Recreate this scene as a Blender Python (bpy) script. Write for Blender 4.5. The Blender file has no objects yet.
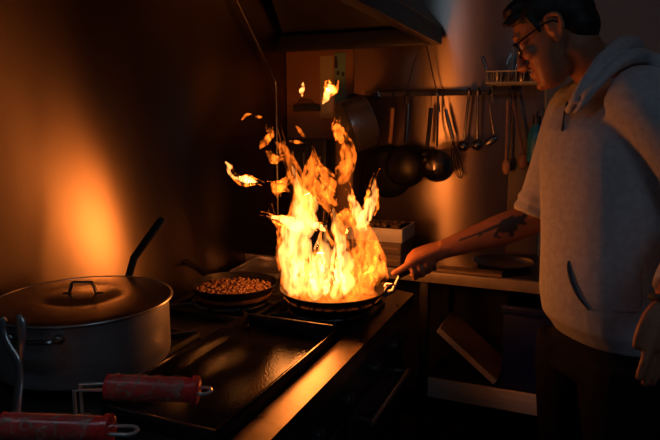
import bpy, bmesh, math, random
from mathutils import Vector, Matrix
from mathutils.bvhtree import BVHTree
random.seed(7)
V = Vector
S = bpy.context.scene
COL = S.collection

# ------------------------------------------------------------------ camera, world, light, exposure
YAW, PITCH = math.radians(22.65), math.atan(1 / 6)
EYE = V((0, 0, 1.5))
cd = bpy.data.cameras.new('camera'); cam = bpy.data.objects.new('camera', cd); COL.objects.link(cam)
cam.location = EYE; cam.rotation_euler = (math.pi / 2 - PITCH, 0, YAW)
cd.sensor_width = 36; cd.lens = 600 / 660 * 36; cd.clip_start = .02
cd.dof.use_dof = False
S.camera = cam
S.view_settings.view_transform = 'Standard'; S.view_settings.look = 'None'
S.view_settings.exposure = 0.0; S.view_settings.gamma = 1; S.view_settings.use_curve_mapping = False
S.cycles.use_denoising = True
S.cycles.sample_clamp_indirect = 3.0
S.cycles.max_bounces = 8; S.cycles.volume_bounces = 0; S.cycles.transparent_max_bounces = 64
w = bpy.data.worlds.new('world'); S.world = w; w.use_nodes = True
w.node_tree.nodes['Background'].inputs[0].default_value = (.45, .6, 1, 1)
w.node_tree.nodes['Background'].inputs[1].default_value = .006

RT = V((math.cos(YAW), math.sin(YAW), 0))
FW = V((-math.sin(YAW) * math.cos(PITCH), math.cos(YAW) * math.cos(PITCH), -math.sin(PITCH)))
UP = V((-math.sin(YAW) * math.sin(PITCH), math.cos(YAW) * math.sin(PITCH), math.cos(PITCH)))

def at(px, py, d=None, x=None, y=None, z=None):
    """point of the room seen at px,py at depth d, or on the plane x=, y= or z="""
    v = FW + RT * ((px - 330) / 600) + UP * ((220 - py) / 600)
    t = d if d is not None else (x - EYE.x) / v.x if x is not None else (y - EYE.y) / v.y if y is not None else (z - EYE.z) / v.z
    return EYE + v * t

def point_light(name, loc, energy, color, r):
    l = bpy.data.lights.new(name, 'POINT'); l.energy = energy; l.color = color; l.shadow_soft_size = r
    o = bpy.data.objects.new(name, l); COL.objects.link(o); o.location = loc
    return o
FIRE = (1, .27, .045)
point_light('fire_light', at(330, 268, 1.90), 3.6, FIRE, .055)
point_light('fire_light', at(322, 225, 1.91), 2.8, FIRE, .05)
point_light('fire_light', at(330, 170, 1.92), .8, FIRE, .04)

# ------------------------------------------------------------------ helpers
def mat(name, col, rough=.5, metal=0, var=.15, scale=20, bump=0, bscale=60, spec=.5, coat=0, stretch=None, alpha=1, emit=None, aniso=0, tangent=None, col2=None, rvar=.1, ramp=(.35, .65)):
    m = bpy.data.materials.new(name); m.use_nodes = True
    nt = m.node_tree; N = nt.nodes; b = N['Principled BSDF']
    tc = N.new('ShaderNodeTexCoord'); mp = N.new('ShaderNodeMapping'); nt.links.new(tc.outputs['Object'], mp.inputs[0])
    if stretch: mp.inputs['Scale'].default_value = stretch
    n = N.new('ShaderNodeTexNoise'); n.inputs['Scale'].default_value = scale; n.inputs['Detail'].default_value = 5
    nt.links.new(mp.outputs[0], n.inputs['Vector'])
    r = N.new('ShaderNodeValToRGB'); nt.links.new(n.outputs['Fac'], r.inputs[0])
    c2 = col2 or tuple(min(1, c * (1 + var)) for c in col)
    c1 = col if col2 else tuple(c * (1 - var) for c in col)
    r.color_ramp.elements[0].color = (*c1, 1); r.color_ramp.elements[1].color = (*c2, 1)
    r.color_ramp.elements[0].position = ramp[0]; r.color_ramp.elements[1].position = ramp[1]
    nt.links.new(r.outputs[0], b.inputs['Base Color'])
    mr = N.new('ShaderNodeMapRange'); mr.inputs[3].default_value = max(.02, rough - rvar * rough * 2); mr.inputs[4].default_value = min(1, rough + rvar * rough * 2)
    nt.links.new(n.outputs['Fac'], mr.inputs[0]); nt.links.new(mr.outputs[0], b.inputs['Roughness'])
    b.inputs['Metallic'].default_value = metal; b.inputs['Specular IOR Level'].default_value = spec
    b.inputs['Coat Weight'].default_value = coat; b.inputs['Alpha'].default_value = alpha
    if emit:
        b.inputs['Emission Color'].default_value = (*emit[:3], 1); b.inputs['Emission Strength'].default_value = emit[3]
    if aniso:
        b.inputs['Anisotropic'].default_value = aniso
        cx = N.new('ShaderNodeCombineXYZ')
        for i in range(3): cx.inputs[i].default_value = tangent[i]
        nt.links.new(cx.outputs[0], b.inputs['Tangent'])
    if bump:
        n2 = N.new('ShaderNodeTexNoise'); n2.inputs['Scale'].default_value = bscale; n2.inputs['Detail'].default_value = 3
        nt.links.new(mp.outputs[0], n2.inputs['Vector'])
        bp = N.new('ShaderNodeBump'); bp.inputs['Strength'].default_value = bump; bp.inputs['Distance'].default_value = .004
        nt.links.new(n2.outputs['Fac'], bp.inputs['Height']); nt.links.new(bp.outputs[0], b.inputs['Normal'])
    return m

def frames(pts):
    n = len(pts); T = []
    for i in range(n):
        t = pts[min(i + 1, n - 1)] - pts[max(i - 1, 0)]
        T.append(t.normalized() if t.length > 1e-9 else V((0, 0, 1)))
    u = T[0].orthogonal().normalized(); out = []
    for i in range(n):
        u = (u - T[i] * u.dot(T[i]))
        u = u.normalized() if u.length > 1e-6 else T[i].orthogonal().normalized()
        out.append((u.copy(), T[i].cross(u).normalized()))
    return out

def spline(pts, k=6):
    """Catmull-Rom through tuples of any length"""
    P = [tuple(p) for p in pts]; out = []
    for i in range(len(P) - 1):
        a = P[max(i - 1, 0)]; b = P[i]; c = P[i + 1]; d = P[min(i + 2, len(P) - 1)]
        for j in range(k):
            t = j / k
            out.append(tuple(.5 * (2 * b[q] + (c[q] - a[q]) * t + (2 * a[q] - 5 * b[q] + 4 * c[q] - d[q]) * t * t + (3 * b[q] - a[q] - 3 * c[q] + d[q]) * t ** 3) for q in range(len(b))))
    out.append(P[-1]); return out

class MB:
    def __init__(s): s.bm = bmesh.new()
    def loft(s, rings, cap=True, closed=False):
        R = [[s.bm.verts.new(p) for p in r] for r in rings]; n = len(R[0])
        K = len(R)
        for i in range(K if closed else K - 1):
            a, b = R[i], R[(i + 1) % K]
            for j in range(n):
                s.bm.faces.new((a[j], a[(j + 1) % n], b[(j + 1) % n], b[j]))
        if cap and not closed:
            s.bm.faces.new(list(reversed(R[0]))); s.bm.faces.new(R[-1])
        return s
    def tube(s, pts, r, seg=10, closed=False, flat=1.0, udir=None):
        pts = [V(p) for p in pts]; n = len(pts)
        rr = r if isinstance(r, (list, tuple)) else [r] * n
        fr = frames(pts); rings = []
        for i, p in enumerate(pts):
            u, v = fr[i]
            if udir is not None:
                t = u.cross(v); u = (V(udir) - t * V(udir).dot(t)).normalized(); v = t.cross(u)
            rings.append([p + u * (math.cos(a) * rr[i]) + v * (math.sin(a) * rr[i] * flat) for a in [2 * math.pi * k / seg for k in range(seg)]])
        return s.loft(rings, closed=closed)
    def stube(s, pts, r, k=6, seg=10, **kw):
        """smooth tube: pts xyz, r float or list"""
        rr = r if isinstance(r, (list, tuple)) else [r] * len(pts)
        q = spline([(*p, a) for p, a in zip(pts, rr)], k)
        return s.tube([x[:3] for x in q], [x[3] for x in q], seg, **kw)
    def box(s, c, size, rot=None, bev=0):
        M = Matrix.Translation(V(c)) @ (rot.to_4x4() if rot else Matrix.Identity(4)) @ Matrix.Diagonal((*size, 1))
        g = bmesh.ops.create_cube(s.bm, size=1, matrix=M)
        if bev:
            es = list({e for v in g['verts'] for e in v.link_edges})
            bmesh.ops.bevel(s.bm, geom=es, offset=bev, segments=2, affect='EDGES', profile=.5)
        return s
    def span(s, x0, x1, y0, y1, z0, z1, bev=0):
        return s.box(((x0 + x1) / 2, (y0 + y1) / 2, (z0 + z1) / 2), (abs(x1 - x0), abs(y1 - y0), abs(z1 - z0)), None, bev)
    def lathe(s, prof, o=(0, 0, 0), rot=None, seg=48, sx=1, sy=1):
        """closed profile of (r, z) going round"""
        o = V(o); rings = []
        for k in range(seg):
            a = 2 * math.pi * k / seg
            ring = []
            for r, z in prof:
                p = V((r * math.cos(a) * sx, r * math.sin(a) * sy, z))
                if rot: p = rot @ p
                ring.append(o + p)
            rings.append(ring)
        return s.loft(rings, closed=True)
    def ell(s, c, rad, rot=None, seg=24):
        M = Matrix.Translation(V(c)) @ (rot.to_4x4() if rot else Matrix.Identity(4)) @ Matrix.Diagonal((*rad, 1))
        bmesh.ops.create_uvsphere(s.bm, u_segments=seg, v_segments=seg // 2, radius=1, matrix=M); return s
    def prism(s, poly, d):
        d = V(d); return s.loft([[V(p) for p in poly], [V(p) + d for p in poly]])
    def mesh(s, name):
        bmesh.ops.remove_doubles(s.bm, verts=s.bm.verts, dist=1e-6)
        bmesh.ops.recalc_face_normals(s.bm, faces=s.bm.faces)
        me = bpy.data.meshes.new(name); s.bm.to_mesh(me); s.bm.free(); return me
    def build(s, name, m, parent=None, ang=40, **k):
        return link_mesh(name, s.mesh(name), m, parent, ang, **k)

def origin_of(o):
    p = V((0, 0, 0))
    while o is not None: p += o.location; o = o.parent
    return p
def link_mesh(name, me, m, parent=None, ang=40, loc=None):
    for f in me.polygons: f.use_smooth = True
    if ang < 180: me.set_sharp_from_angle(angle=math.radians(ang))
    me.materials.append(m)
    o = bpy.data.objects.new(name, me); COL.objects.link(o)
    if parent is not None:
        o.parent = parent; me.transform(Matrix.Translation(-origin_of(parent)))
    elif loc is not None:
        me.transform(Matrix.Translation(-V(loc))); o.location = loc
    return o
def tag(o, label=None, cat=None, group=None, kind=None):
    for k, v in (('label', label), ('category', cat), ('group', group), ('kind', kind)):
        if v: o[k] = v
    return o
def thing(name, label, cat, loc, group=None):
    o = bpy.data.objects.new(name, None); COL.objects.link(o); o.location = loc; o.empty_display_size = .05
    return tag(o, label, cat, group)
def struct(name, mb, m, **k): return tag(mb.build(name, m, **k), kind='structure')
def copy_tree(o, parent=None):
    c = o.copy(); COL.objects.link(c)
    if parent: c.parent = parent
    for ch in [x for x in COL.objects if x.parent == o]: copy_tree(ch, c)
    return c
def remeshed(mb, name, vox, smooth=4, fac=.5):
    """closed union of everything in mb"""
    me = mb.mesh(name + '_raw'); o = bpy.data.objects.new('tmp', me); COL.objects.link(o)
    a = o.modifiers.new('r', 'REMESH'); a.mode = 'VOXEL'; a.voxel_size = vox; a.adaptivity = 0
    b = o.modifiers.new('s', 'SMOOTH'); b.iterations = smooth; b.factor = fac
    dg = bpy.context.evaluated_depsgraph_get(); dg.update()
    out = bpy.data.meshes.new_from_object(o.evaluated_get(dg)); out.name = name
    bpy.data.objects.remove(o); bpy.data.meshes.remove(me)
    return out

# ------------------------------------------------------------------ materials
M = {}
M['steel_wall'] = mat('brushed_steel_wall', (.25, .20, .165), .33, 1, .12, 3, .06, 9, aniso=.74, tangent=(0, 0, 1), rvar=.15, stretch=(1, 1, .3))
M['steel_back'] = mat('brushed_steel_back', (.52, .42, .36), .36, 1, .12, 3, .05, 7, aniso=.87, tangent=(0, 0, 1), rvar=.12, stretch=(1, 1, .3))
M['paint'] = mat('grey_paint', (.105, .135, .16), .6, 0, .06, 3)
M['ceil'] = mat('ceiling_paint', (.4, .4, .38), .8, 0, .06, 3)
M['floor'] = mat('dark_floor', (.05, .045, .04), .5, 0, .3, 8)
M['dark_panel'] = mat('dark_brown_panel', (.09, .065, .05), .5, 0, .2, 4, stretch=(6, 1, .4))
M['steel'] = mat('worn_steel', (.5, .48, .46), .3, .9, .1, 12)
M['steel_pot'] = mat('aluminium_pot', (.42, .41, .41), .36, .72, .1, 8, stretch=(1, 1, 6))
M['steel_lid'] = mat('aluminium_lid', (.36, .33, .30), .25, 1, .15, 9)
M['chrome'] = mat('bright_wire', (.75, .73, .7), .2, .65, .05, 20)
M['iron'] = mat('black_iron', (.022, .02, .019), .42, .3, .3, 30, .15, 90)
M['black_pan'] = mat('black_pan', (.012, .011, .011), .34, .1, .25, 25, .05, 60, spec=.28)
M['griddle'] = mat('oily_griddle', (.010, .008, .007), .07, 0, .4, 14, .22, 160, rvar=.3, spec=.55)
M['enamel'] = mat('black_enamel', (.014, .014, .016), .32, 0, .2, 10)
M['rail'] = mat('steel_rail', (.26, .22, .18), .34, 1, .2, 14, .12, 30, rvar=.3)
M['plastic_black'] = mat('black_plastic', (.02, .02, .022), .4, 0, .1, 20)
M['hood'] = mat('hood_steel', (.2, .19, .18), .42, 1, .15, 5, aniso=.3, tangent=(0, 1, 0))
M['hood_rim'] = mat('hood_rim_steel', (.05, .05, .055), .4, .6, .15, 12)
M['low'] = mat('under_counter_dark', (.018, .016, .015), .6, 0, .2, 6)  # near black, shade on the wall under the counter put into the colour
M['red'] = mat('red_plastic', (.74, .04, .035), .25, 0, .12, 20)
M['film'] = mat('cling_film', (.55, .36, .26), .1, 0, .25, 30, .9, 110)
_nt = M['film'].node_tree; _b = _nt.nodes['Principled BSDF']; _n = _nt.nodes.new('ShaderNodeTexNoise'); _n.inputs['Scale'].default_value = 55; _n.inputs['Distortion'].default_value = 1.5
_r = _nt.nodes.new('ShaderNodeMapRange'); _r.inputs[1].default_value = .42; _r.inputs[2].default_value = .66; _r.inputs[3].default_value = .10; _r.inputs[4].default_value = .55
_tc = [n for n in _nt.nodes if n.type == 'TEX_COORD'][0]; _nt.links.new(_tc.outputs['Object'], _n.inputs['Vector']); _nt.links.new(_n.outputs['Fac'], _r.inputs[0]); _nt.links.new(_r.outputs[0], _b.inputs['Alpha'])
M['white_plastic'] = mat('white_plastic', (.46, .44, .41), .4, 0, .05, 10)
M['carton'] = mat('carton', (.12, .085, .06), .7, 0, .12, 12)
M['food'] = mat('fried_food', (.22, .11, .03), .6, 0, .4, 40, .3, 60, col2=(.12, .10, .03))
M['beans'] = mat('beans', (.19, .085, .032), .5, 0, .3, 80, .2, 90)
M['navy'] = mat('navy_plastic', (.008, .014, .12), .45, 0, .1, 8)
M['board'] = mat('pale_board', (.72, .67, .58), .5, 0, .08, 12, stretch=(1, 8, 8))
M['edge'] = mat('counter_edge', (.26, .22, .19), .45, .2, .12, 14)
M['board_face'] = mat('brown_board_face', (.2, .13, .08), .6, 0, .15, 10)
M['wood'] = mat('handle_wood', (.35, .17, .07), .5, 0, .25, 20, stretch=(1, 1, .1))
M['steel_dark'] = mat('dull_steel', (.2, .2, .21), .3, 1, .15, 20)
M['steel_shade'] = mat('ladle_steel', (.32, .3, .3), .25, 1, .1, 20)
M['teal'] = mat('teal_plastic', (.015, .16, .24), .35, 0, .1, 10)
M['cream'] = mat('cream_wire', (.42, .36, .22), .4, 0, .08, 20)
M['paper'] = mat('paper_sheet', (.5, .45, .3), .7, 0, .05, 10)
M['paper_green'] = mat('green_paper_strip', (.22, .4, .34), .7, 0, .1, 10)
M['copper_panel'] = mat('tan_panel', (.42, .22, .09), .5, 0, .1, 4)
M['skin'] = None
M['hoodie'] = mat('grey_jersey', (.37, .36, .37), .9, 0, .1, 60, .25, 260, spec=.2)
M['hoodie_in'] = mat('hood_lining', (.24, .23, .235), .9, 0, .1, 60, .2, 260, spec=.2)
M['cord'] = mat('dark_cord', (.05, .05, .055), .8, 0, .1, 30)
M['pants'] = mat('black_trousers', (.006, .0055, .008), .9, 0, .2, 60, .2, 200, spec=.1)
M['hair'] = mat('black_hair', (.012, .009, .008), .5, 0, .3, 60, .4, 160, spec=.3)
M['glasses'] = mat('black_frame', (.01, .01, .01), .2, 0, .1, 20)
M['lens'] = mat('clear_lens', (.8, .8, .8), .03, 0, .02, 20, alpha=.08)
M['eye'] = mat('eye_white', (.6, .55, .5), .2, 0, .05, 30)
M['lamp'] = mat('lamp_tube', (.9, .95, 1), .5, 0, .02, 10, emit=(.5, .75, 1, 20.0))

# ------------------------------------------------------------------ setting
XL, YB = -1.41, 2.80
struct('floor', MB().span(XL - .1, 3.2, -2.6, YB + .1, -.06, 0), M['floor'])
struct('ceiling', MB().span(XL - .1, 3.2, -2.6, YB + .1, 2.75, 2.81), M['ceil'])
# left wall: sheet steel, its bow at stove height shaped to steer the flame's reflection
def wall_x(y, z):
    by = math.exp(-((y - 1.80) / .40) ** 2 / 2); bz = 1 / (1 + math.exp((z - 1.50) / .20))
    return XL + .118 * by * bz
wl = MB(); NY, NZ = 90, 60
g0 = [[wl.bm.verts.new((wall_x(y, z), y, z)) for z in [2.75 * k / NZ for k in range(NZ + 1)]] for y in [-2.6 + (YB + 2.6) * j / NY for j in range(NY + 1)]]
for j in range(NY):
    for k in range(NZ): wl.bm.faces.new((g0[j][k], g0[j + 1][k], g0[j + 1][k + 1], g0[j][k + 1]))
bmesh.ops.solidify(wl.bm, geom=list(wl.bm.faces), thickness=.004)
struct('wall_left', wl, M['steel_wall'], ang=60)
struct('wall_back', MB().span(XL - .06, 3.2, YB, YB + .06, 0, 2.75), M['paint'])
struct('wall_right', MB().span(3.14, 3.2, -2.6, YB, 0, 2.75), M['paint'])
# brushed sheet and dark board fixed to the back wall
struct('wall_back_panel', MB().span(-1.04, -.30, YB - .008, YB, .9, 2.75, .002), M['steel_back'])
struct('wall_back_panel_dark', MB().span(-.298, -.16, YB - .010, YB, .9, 1.66, .002), M['dark_panel'])
struct('wall_back_panel_tan', MB().span(-1.405, -1.045, YB - .006, YB, .9, 1.845, .002), M['copper_panel'])

struct('wall_back_low_shade', MB().span(XL + .01, 3.13, YB - .006, YB, .02, .88, .002), M['low'])  # added near-black sheet, paints the shade on the wall below the worktop
# ceiling lamp behind the camera, cool and weak
lt = thing('ceiling_light', 'long fluorescent ceiling light with a cool tube', 'light', (1.6, -.5, 2.72))
MB().span(.9, 2.3, -.58, -.42, 2.70, 2.749, .01).build('housing', M['white_plastic'], lt)
MB().tube([(.95, -.5, 2.675), (2.25, -.5, 2.675)], .02, 12).build('tube', M['lamp'], lt)

lt = thing('ceiling_light', 'short added fill tube on the ceiling near the left wall', 'light', (-.95, .0, 2.72))  # added fill lamp, brightens the red basket grips from above
MB().span(-1.25, -.65, -.06, .06, 2.70, 2.749, .01).build('housing', M['white_plastic'], lt)
MB().tube([(-1.2, 0, 2.675), (-.7, 0, 2.675)], .02, 12).build('tube', M['lamp'], lt)

# ------------------------------------------------------------------ range hood
hd = thing('range_hood', 'dark steel extractor hood hanging over the cooking range', 'extractor hood', (-1.03, 1.6, 1.80))
hx0, hx1, hy0, hy1 = XL + .022, -.605, .7, 2.74
def skirt(x0, x1, y0, y1, z0, z1, t, nm):
    return MB().span(x0, x1, y0, y1, z0, z1, .003).build(nm, M['hood_rim'], hd)
skirt(hx1 - .05, hx1, hy0, hy1, 1.83, 1.90, .02, 'front_rim')
skirt(hx0, hx1 - .052, hy1 - .05, hy1, 1.83, 1.90, .02, 'end_rim')
skirt(hx0, hx1 - .052, hy0, hy0 + .05, 1.83, 1.90, .02, 'end_rim')
top = [(-1.35, 1.1), (-.95, 1.1), (-.95, 2.3), (-1.35, 2.3)]
base = [(hx0, hy0), (hx1, hy0), (hx1, hy1), (hx0, hy1)]
for i in range(4):
    if i == 3: continue
    a, b, c, d = base[i], base[(i + 1) % 4], top[(i + 1) % 4], top[i]
    MB().loft([[V((*a, 1.901)), V((*b, 1.901)), V((*c, 2.35)), V((*d, 2.35))], [V((*a, 1.909)), V((*b, 1.909)), V((*c, 2.36)), V((*d, 2.36))]]).build('sloping_panel', M['hood'], hd)
MB().span(-1.352, -.948, 1.098, 2.302, 2.352, 2.74, .004).build('duct', M['hood'], hd)
b = MB()
for k in range(6): b.tube([(hx1 + .004, hy0 + .2 + k * .35, 1.83), (hx1 - .01, hy0 + .2 + k * .35, 1.83)], .007, 8)
0 and b.build('rivets', M['steel_dark'], hd)

# thin pipe running down the left wall into the corner
pp = [at(228, -20, x=-1.385), at(237, 0, x=-1.385), at(262, 53, x=-1.385), at(273, 76, x=-1.385)]
xq = pp[-1]
pp += [V((-1.385, xq.y + .03, xq.z - .07)), V((-1.385, xq.y + .03, 1.3)), V((-1.385, xq.y + .03, .9))]
tag(MB().stube(pp, .007, 5, 8).build('pipe', M['hood'], loc=pp[-1]), 'thin pipe running down the steel left wall into the corner', 'pipe')

# ------------------------------------------------------------------ cooking range
ZT = .88
st = thing('cooking_range', 'black gas cooking range with a steel front rail along the left wall', 'stove', (-.96, 1.45, 0))
SX1, SY0, SY1 = -.53, .86, 2.06
MB().span(XL + .122, SX1 - .06, SY0, SY1, .14, ZT - .012, .004).build('body', M['enamel'], st)
MB().span(XL + .122, SX1 - .068, SY0, SY1, ZT - .011, ZT - .001, .003).build('hob_plate', M['iron'], st)
b = MB(); b.prism([(SX1 - .066, SY0, ZT + .006), (SX1, SY0, ZT - .002), (SX1, SY0, ZT - .05), (SX1 - .058, SY0, ZT - .05), (SX1 - .058, SY0, ZT - .02)], (0, SY1 - SY0, 0))
b.build('front_rail', M['rail'], st)
MB().span(SX1 - .058, SX1 - .02, SY0 + .01, SY1 - .01, .70, ZT - .052, .004).build('control_panel', M['enamel'], st)
for k, y in enumerate((1.0, 1.2, 1.4, 1.62, 1.82)):
    kn = MB().lathe([(0.001, 0), (.024, 0), (.022, .022), (.018, .03), (.001, .03)], (SX1 - .02, y, .765), Matrix.Rotation(math.pi / 2, 3, 'Y'), 20).build('knob', M['plastic_black'], st)
    MB().box((SX1 + .011, y, .775), (.006, .005, .022), None, .001).build('pointer', M['steel'], kn)
for (y0, y1) in ((.90, 1.44), (1.48, 2.02)):
    dr = MB().span(SX1 - .058, SX1 - .025, y0, y1, .22, .68, .008).build('oven_door', M['enamel'], st)
    b = MB(); b.tube([(SX1 + .015, y0 + .06, .63), (SX1 + .015, y1 - .06, .63)], .009, 10)
    for y in (y0 + .08, y1 - .08): b.tube([(SX1 - .027, y, .63), (SX1 + .015, y, .63)], .006, 8)
    b.build('handle', M['steel'], dr)
for x in (XL + .12, SX1 - .1):
    for y in (SY0 + .06, SY1 - .06): MB().tube([(x, y, 0), (x, y, .142)], .022, 12).build('leg', M['steel_dark'], st)
ZG = .908
def burner(cx, cy, h=.16):
    b = MB()
    for s in (-1, 1):
        b.span(cx - h, cx + h, cy + s * h - .006, cy + s * h + .006, ZG - .022, ZG - .008, .002)
        b.span(cx + s * h - .006, cx + s * h + .006, cy - h, cy + h, ZG - .022, ZG - .008, .002)
    for k in range(8):
        a = k * math.pi / 4; r0, r1 = .05, (h if k % 2 == 0 else h * 1.38)
        b.box((cx + math.cos(a) * (r0 + r1) / 2, cy + math.sin(a) * (r0 + r1) / 2, ZG - .009), (r1 - r0, .011, .018), Matrix.Rotation(a, 3, 'Z'), .002)
    for sx in (-1, 1):
        for sy in (-1, 1): b.tube([(cx + sx * h, cy + sy * h, ZT - .002), (cx + sx * h, cy + sy * h, ZG - .012)], .007, 8)
    g = b.build('burner_grate', M['iron'], st)
    MB().tube([(cx + .128 * math.cos(t), cy + .128 * math.sin(t), ZG - .006) for t in [2 * math.pi * k / 40 for k in range(40)]], .0055, 8, closed=True).build('pan_ring', M['steel_dark'], st)
    h_ = MB().lathe([(.001, 0), (.052, 0), (.052, .012), (.04, .02), (.001, .022)], (cx, cy, ZT - .001), None, 28).build('burner_head', M['steel_dark'], st)
    MB().lathe([(.06, 0), (.075, 0), (.078, .01), (.072, .014), (.06, .006)], (cx, cy, ZT - .001), None, 32).build('burner_ring', M['steel'], st)
PANC = V((-.706, 1.712, 0)); BEANC = V((-1.035, 1.655, 0)); POTC = V((-1.120, 1.092, 0))
burner(-.722, 1.715, .14); burner(-1.06, 1.68, .15); burner(-1.15, 1.20, .17)

# ------------------------------------------------------------------ griddle
gd = thing('griddle', 'oily black flat griddle tray with raised rims on the front of the range', 'griddle', (-.745, 1.2, .885))
gx0, gx1, gy0, gy1, gz = -.892, -.602, .895, 1.492, .884
MB().span(gx0, gx1, gy0, gy1, gz - .003, gz + .008, .002).build('plate', M['griddle'], gd)
for nm, a in (('side_rim', (gx0, gx0 + .012, gy0, gy1, gz + .009, gz + .048)), ('side_rim', (gx1 - .008, gx1, gy0, gy1, gz + .009, gz + .036)),
              ('back_rim', (gx0 + .013, gx1 - .009, gy1 - .01, gy1, gz + .009, gz + .05)), ('front_rim', (gx0 + .013, gx1 - .009, gy0, gy0 + .01, gz + .009, gz + .03))):
    MB().span(*a, .002).build(nm, M['griddle' if nm == 'side_rim' else 'enamel'], gd)

# ------------------------------------------------------------------ stock pot, lid
pot = thing('stock_pot', 'wide grey aluminium stock pot on the near left burner', 'pot', (POTC.x, POTC.y, ZG))
PR, PH = .205, .150
MB().lathe([(.001, 0), (PR - .012, 0), (PR - .003, .006), (PR, .02), (PR, PH - .004), (PR + .005, PH), (PR - .004, PH), (PR - .004, .02), (PR - .016, .005), (.001, .005)], (POTC.x, POTC.y, ZG), None, 72).build('body', M['steel_pot'], pot)
def side_handle(ang, z):
    o = V((POTC.x, POTC.y, z)); d = V((math.cos(ang), math.sin(ang), 0)); t = V((-d.y, d.x, 0))
    h = MB().stube([o + d * (PR + .001) - t * .055, o + d * (PR + .028) - t * .05 + V((0, 0, .004)), o + d * (PR + .04) + V((0, 0, .006)), o + d * (PR + .028) + t * .05 + V((0, 0, .004)), o + d * (PR + .001) + t * .055], .006, 6, 8).build('handle', M['steel_dark'], pot)
    for s in (-1, 1): MB().ell(o + d * (PR + .002) + t * .055 * s, (.011, .011, .011)).build('rivet', M['steel_dark'], h)
hp = at(45, 340, d=1.33); a0 = math.atan2(hp.y - POTC.y, hp.x - POTC.x)
side_handle(a0, 1.035); side_handle(a0 + math.pi, 1.035)
lid = thing('pot_lid', 'flat round aluminium lid with a strap handle on the stock pot', 'lid', (POTC.x, POTC.y, ZG + PH))
z0 = ZG + PH + .001
MB().lathe([(.001, z0 + .018), (.07, z0 + .017), (.085, z0 + .011), (.10, z0 + .012), (.12, z0 + .0135), (.19, z0 + .008), (PR + .004, z0 + .005), (PR + .009, z0 + .002), (PR + .008, z0), (PR - .01, z0 + .001), (.12, z0 + .008), (.001, z0 + .012)], (POTC.x, POTC.y, 0), None, 96).build('disc', M['steel_lid'], lid)
MB().tube([(POTC.x + (PR + .008) * math.cos(t), POTC.y + (PR + .008) * math.sin(t), z0 + .003) for t in [2 * math.pi * k / 80 for k in range(80)]], .0032, 8, closed=True).build('rim', M['steel'], lid)
o = V((POTC.x, POTC.y, z0 + .016)); t = RT
lh = MB().tube([o - t * .035, o - t * .033 + V((0, 0, .003)), o - t * .026 + V((0, 0, .026)), o - t * .021 + V((0, 0, .030)), o + t * .021 + V((0, 0, .030)), o + t * .026 + V((0, 0, .026)), o + t * .033 + V((0, 0, .003)), o + t * .035], .0075, 8, flat=.45, udir=(-RT.y, RT.x, 0)).build('handle', M['steel_dark'], lid)
for s in (-1, 1): MB().ell(o + t * .04 * s, (.012, .010, .004)).build('rivet', M['steel_dark'], lh)

# ------------------------------------------------------------------ pans
def pan_profile(r, h):
    return [(.001, 0), (r * .70, 0), (r * .76, .004), (r * .97, h - .004), (r, h), (r - .003, h + .001), (r * .95, h - .006), (r * .74, .008), (r * .68, .005), (.001, .005)]
fp = thing('frying_pan', 'black frying pan full of flames held by the cook', 'frying pan', (PANC.x, PANC.y, ZG))
PNR, PNH = .170, .064
ZP = ZG + .002
MB().lathe(pan_profile(PNR, PNH), (PANC.x, PANC.y, ZP), None, 72).build('bowl', M['black_pan'], fp)
HA = at(387, 281.5, d=1.90); HB = at(445, 253, d=1.875)
rimd = V((HA.x - PANC.x, HA.y - PANC.y, 0)).normalized()
R0 = V((PANC.x, PANC.y, ZP + PNH - .02)) + rimd * (PNR * .955)
b = MB(); b.tube([R0, R0 + rimd * .03 + V((0, 0, .012)), HA + (HB - HA) * .22], [.012, .011, .008], 10, flat=.5).build('handle_bracket', M['steel_dark'], fp)
hn = MB().stube([HA + (HB - HA) * .2, HA + (HB - HA) * .45, HA + (HB - HA) * .8, HB], [.009, .011, .012, .009], 5, 12).build('handle', M['plastic_black'], fp)
tq = V((-rimd.y, rimd.x, 0))
MB().tube([R0 + tq * .02 + rimd * -.004, R0 + tq * .02 + rimd * .01 + V((0, 0, .03)), R0 + rimd * .03 + V((0, 0, .034)), R0 - tq * .02 + rimd * .01 + V((0, 0, .03)), R0 - tq * .02 + rimd * -.004], .0035, 8).build('rim_loop', M['steel'], fp)

bp = thing('skillet', 'black skillet of browned beans on the rear burner', 'frying pan', (BEANC.x, BEANC.y, ZG))
MB().lathe(pan_profile(.144, .06), (BEANC.x, BEANC.y, ZP), None, 64).build('bowl', M['black_pan'], bp)
b = MB(); q = V((-.93, .36, 0)).normalized()
b.stube([V((BEANC.x, BEANC.y, ZP + .045)) + q * .135, V((BEANC.x, BEANC.y, ZP + .065)) + q * .19, V((BEANC.x, BEANC.y, ZP + .085)) + q * .3], [.01, .01, .012], 5, 10, flat=.6)
b.build('handle', M['black_pan'], bp)
b = MB(); bt = MB()
b.lathe([(.001, 0), (.122, 0), (.126, .012), (.1, .02), (.001, .022)], (BEANC.x, BEANC.y, ZP + .018), None, 40)
for k in range(480):
    r = .122 * math.sqrt(random.random()); a = random.random() * 6.283
    b.ell((BEANC.x + r * math.cos(a), BEANC.y + r * math.sin(a), ZP + .038 + random.random() * .006), (.0065, .0045, .004), Matrix.Rotation(random.random() * 3, 3, 'Z'), 8)
tag(b.build('beans', M['beans'], loc=(BEANC.x, BEANC.y, ZP + .02)), 'brown beans frying in the black skillet', 'food', kind='stuff')

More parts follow.
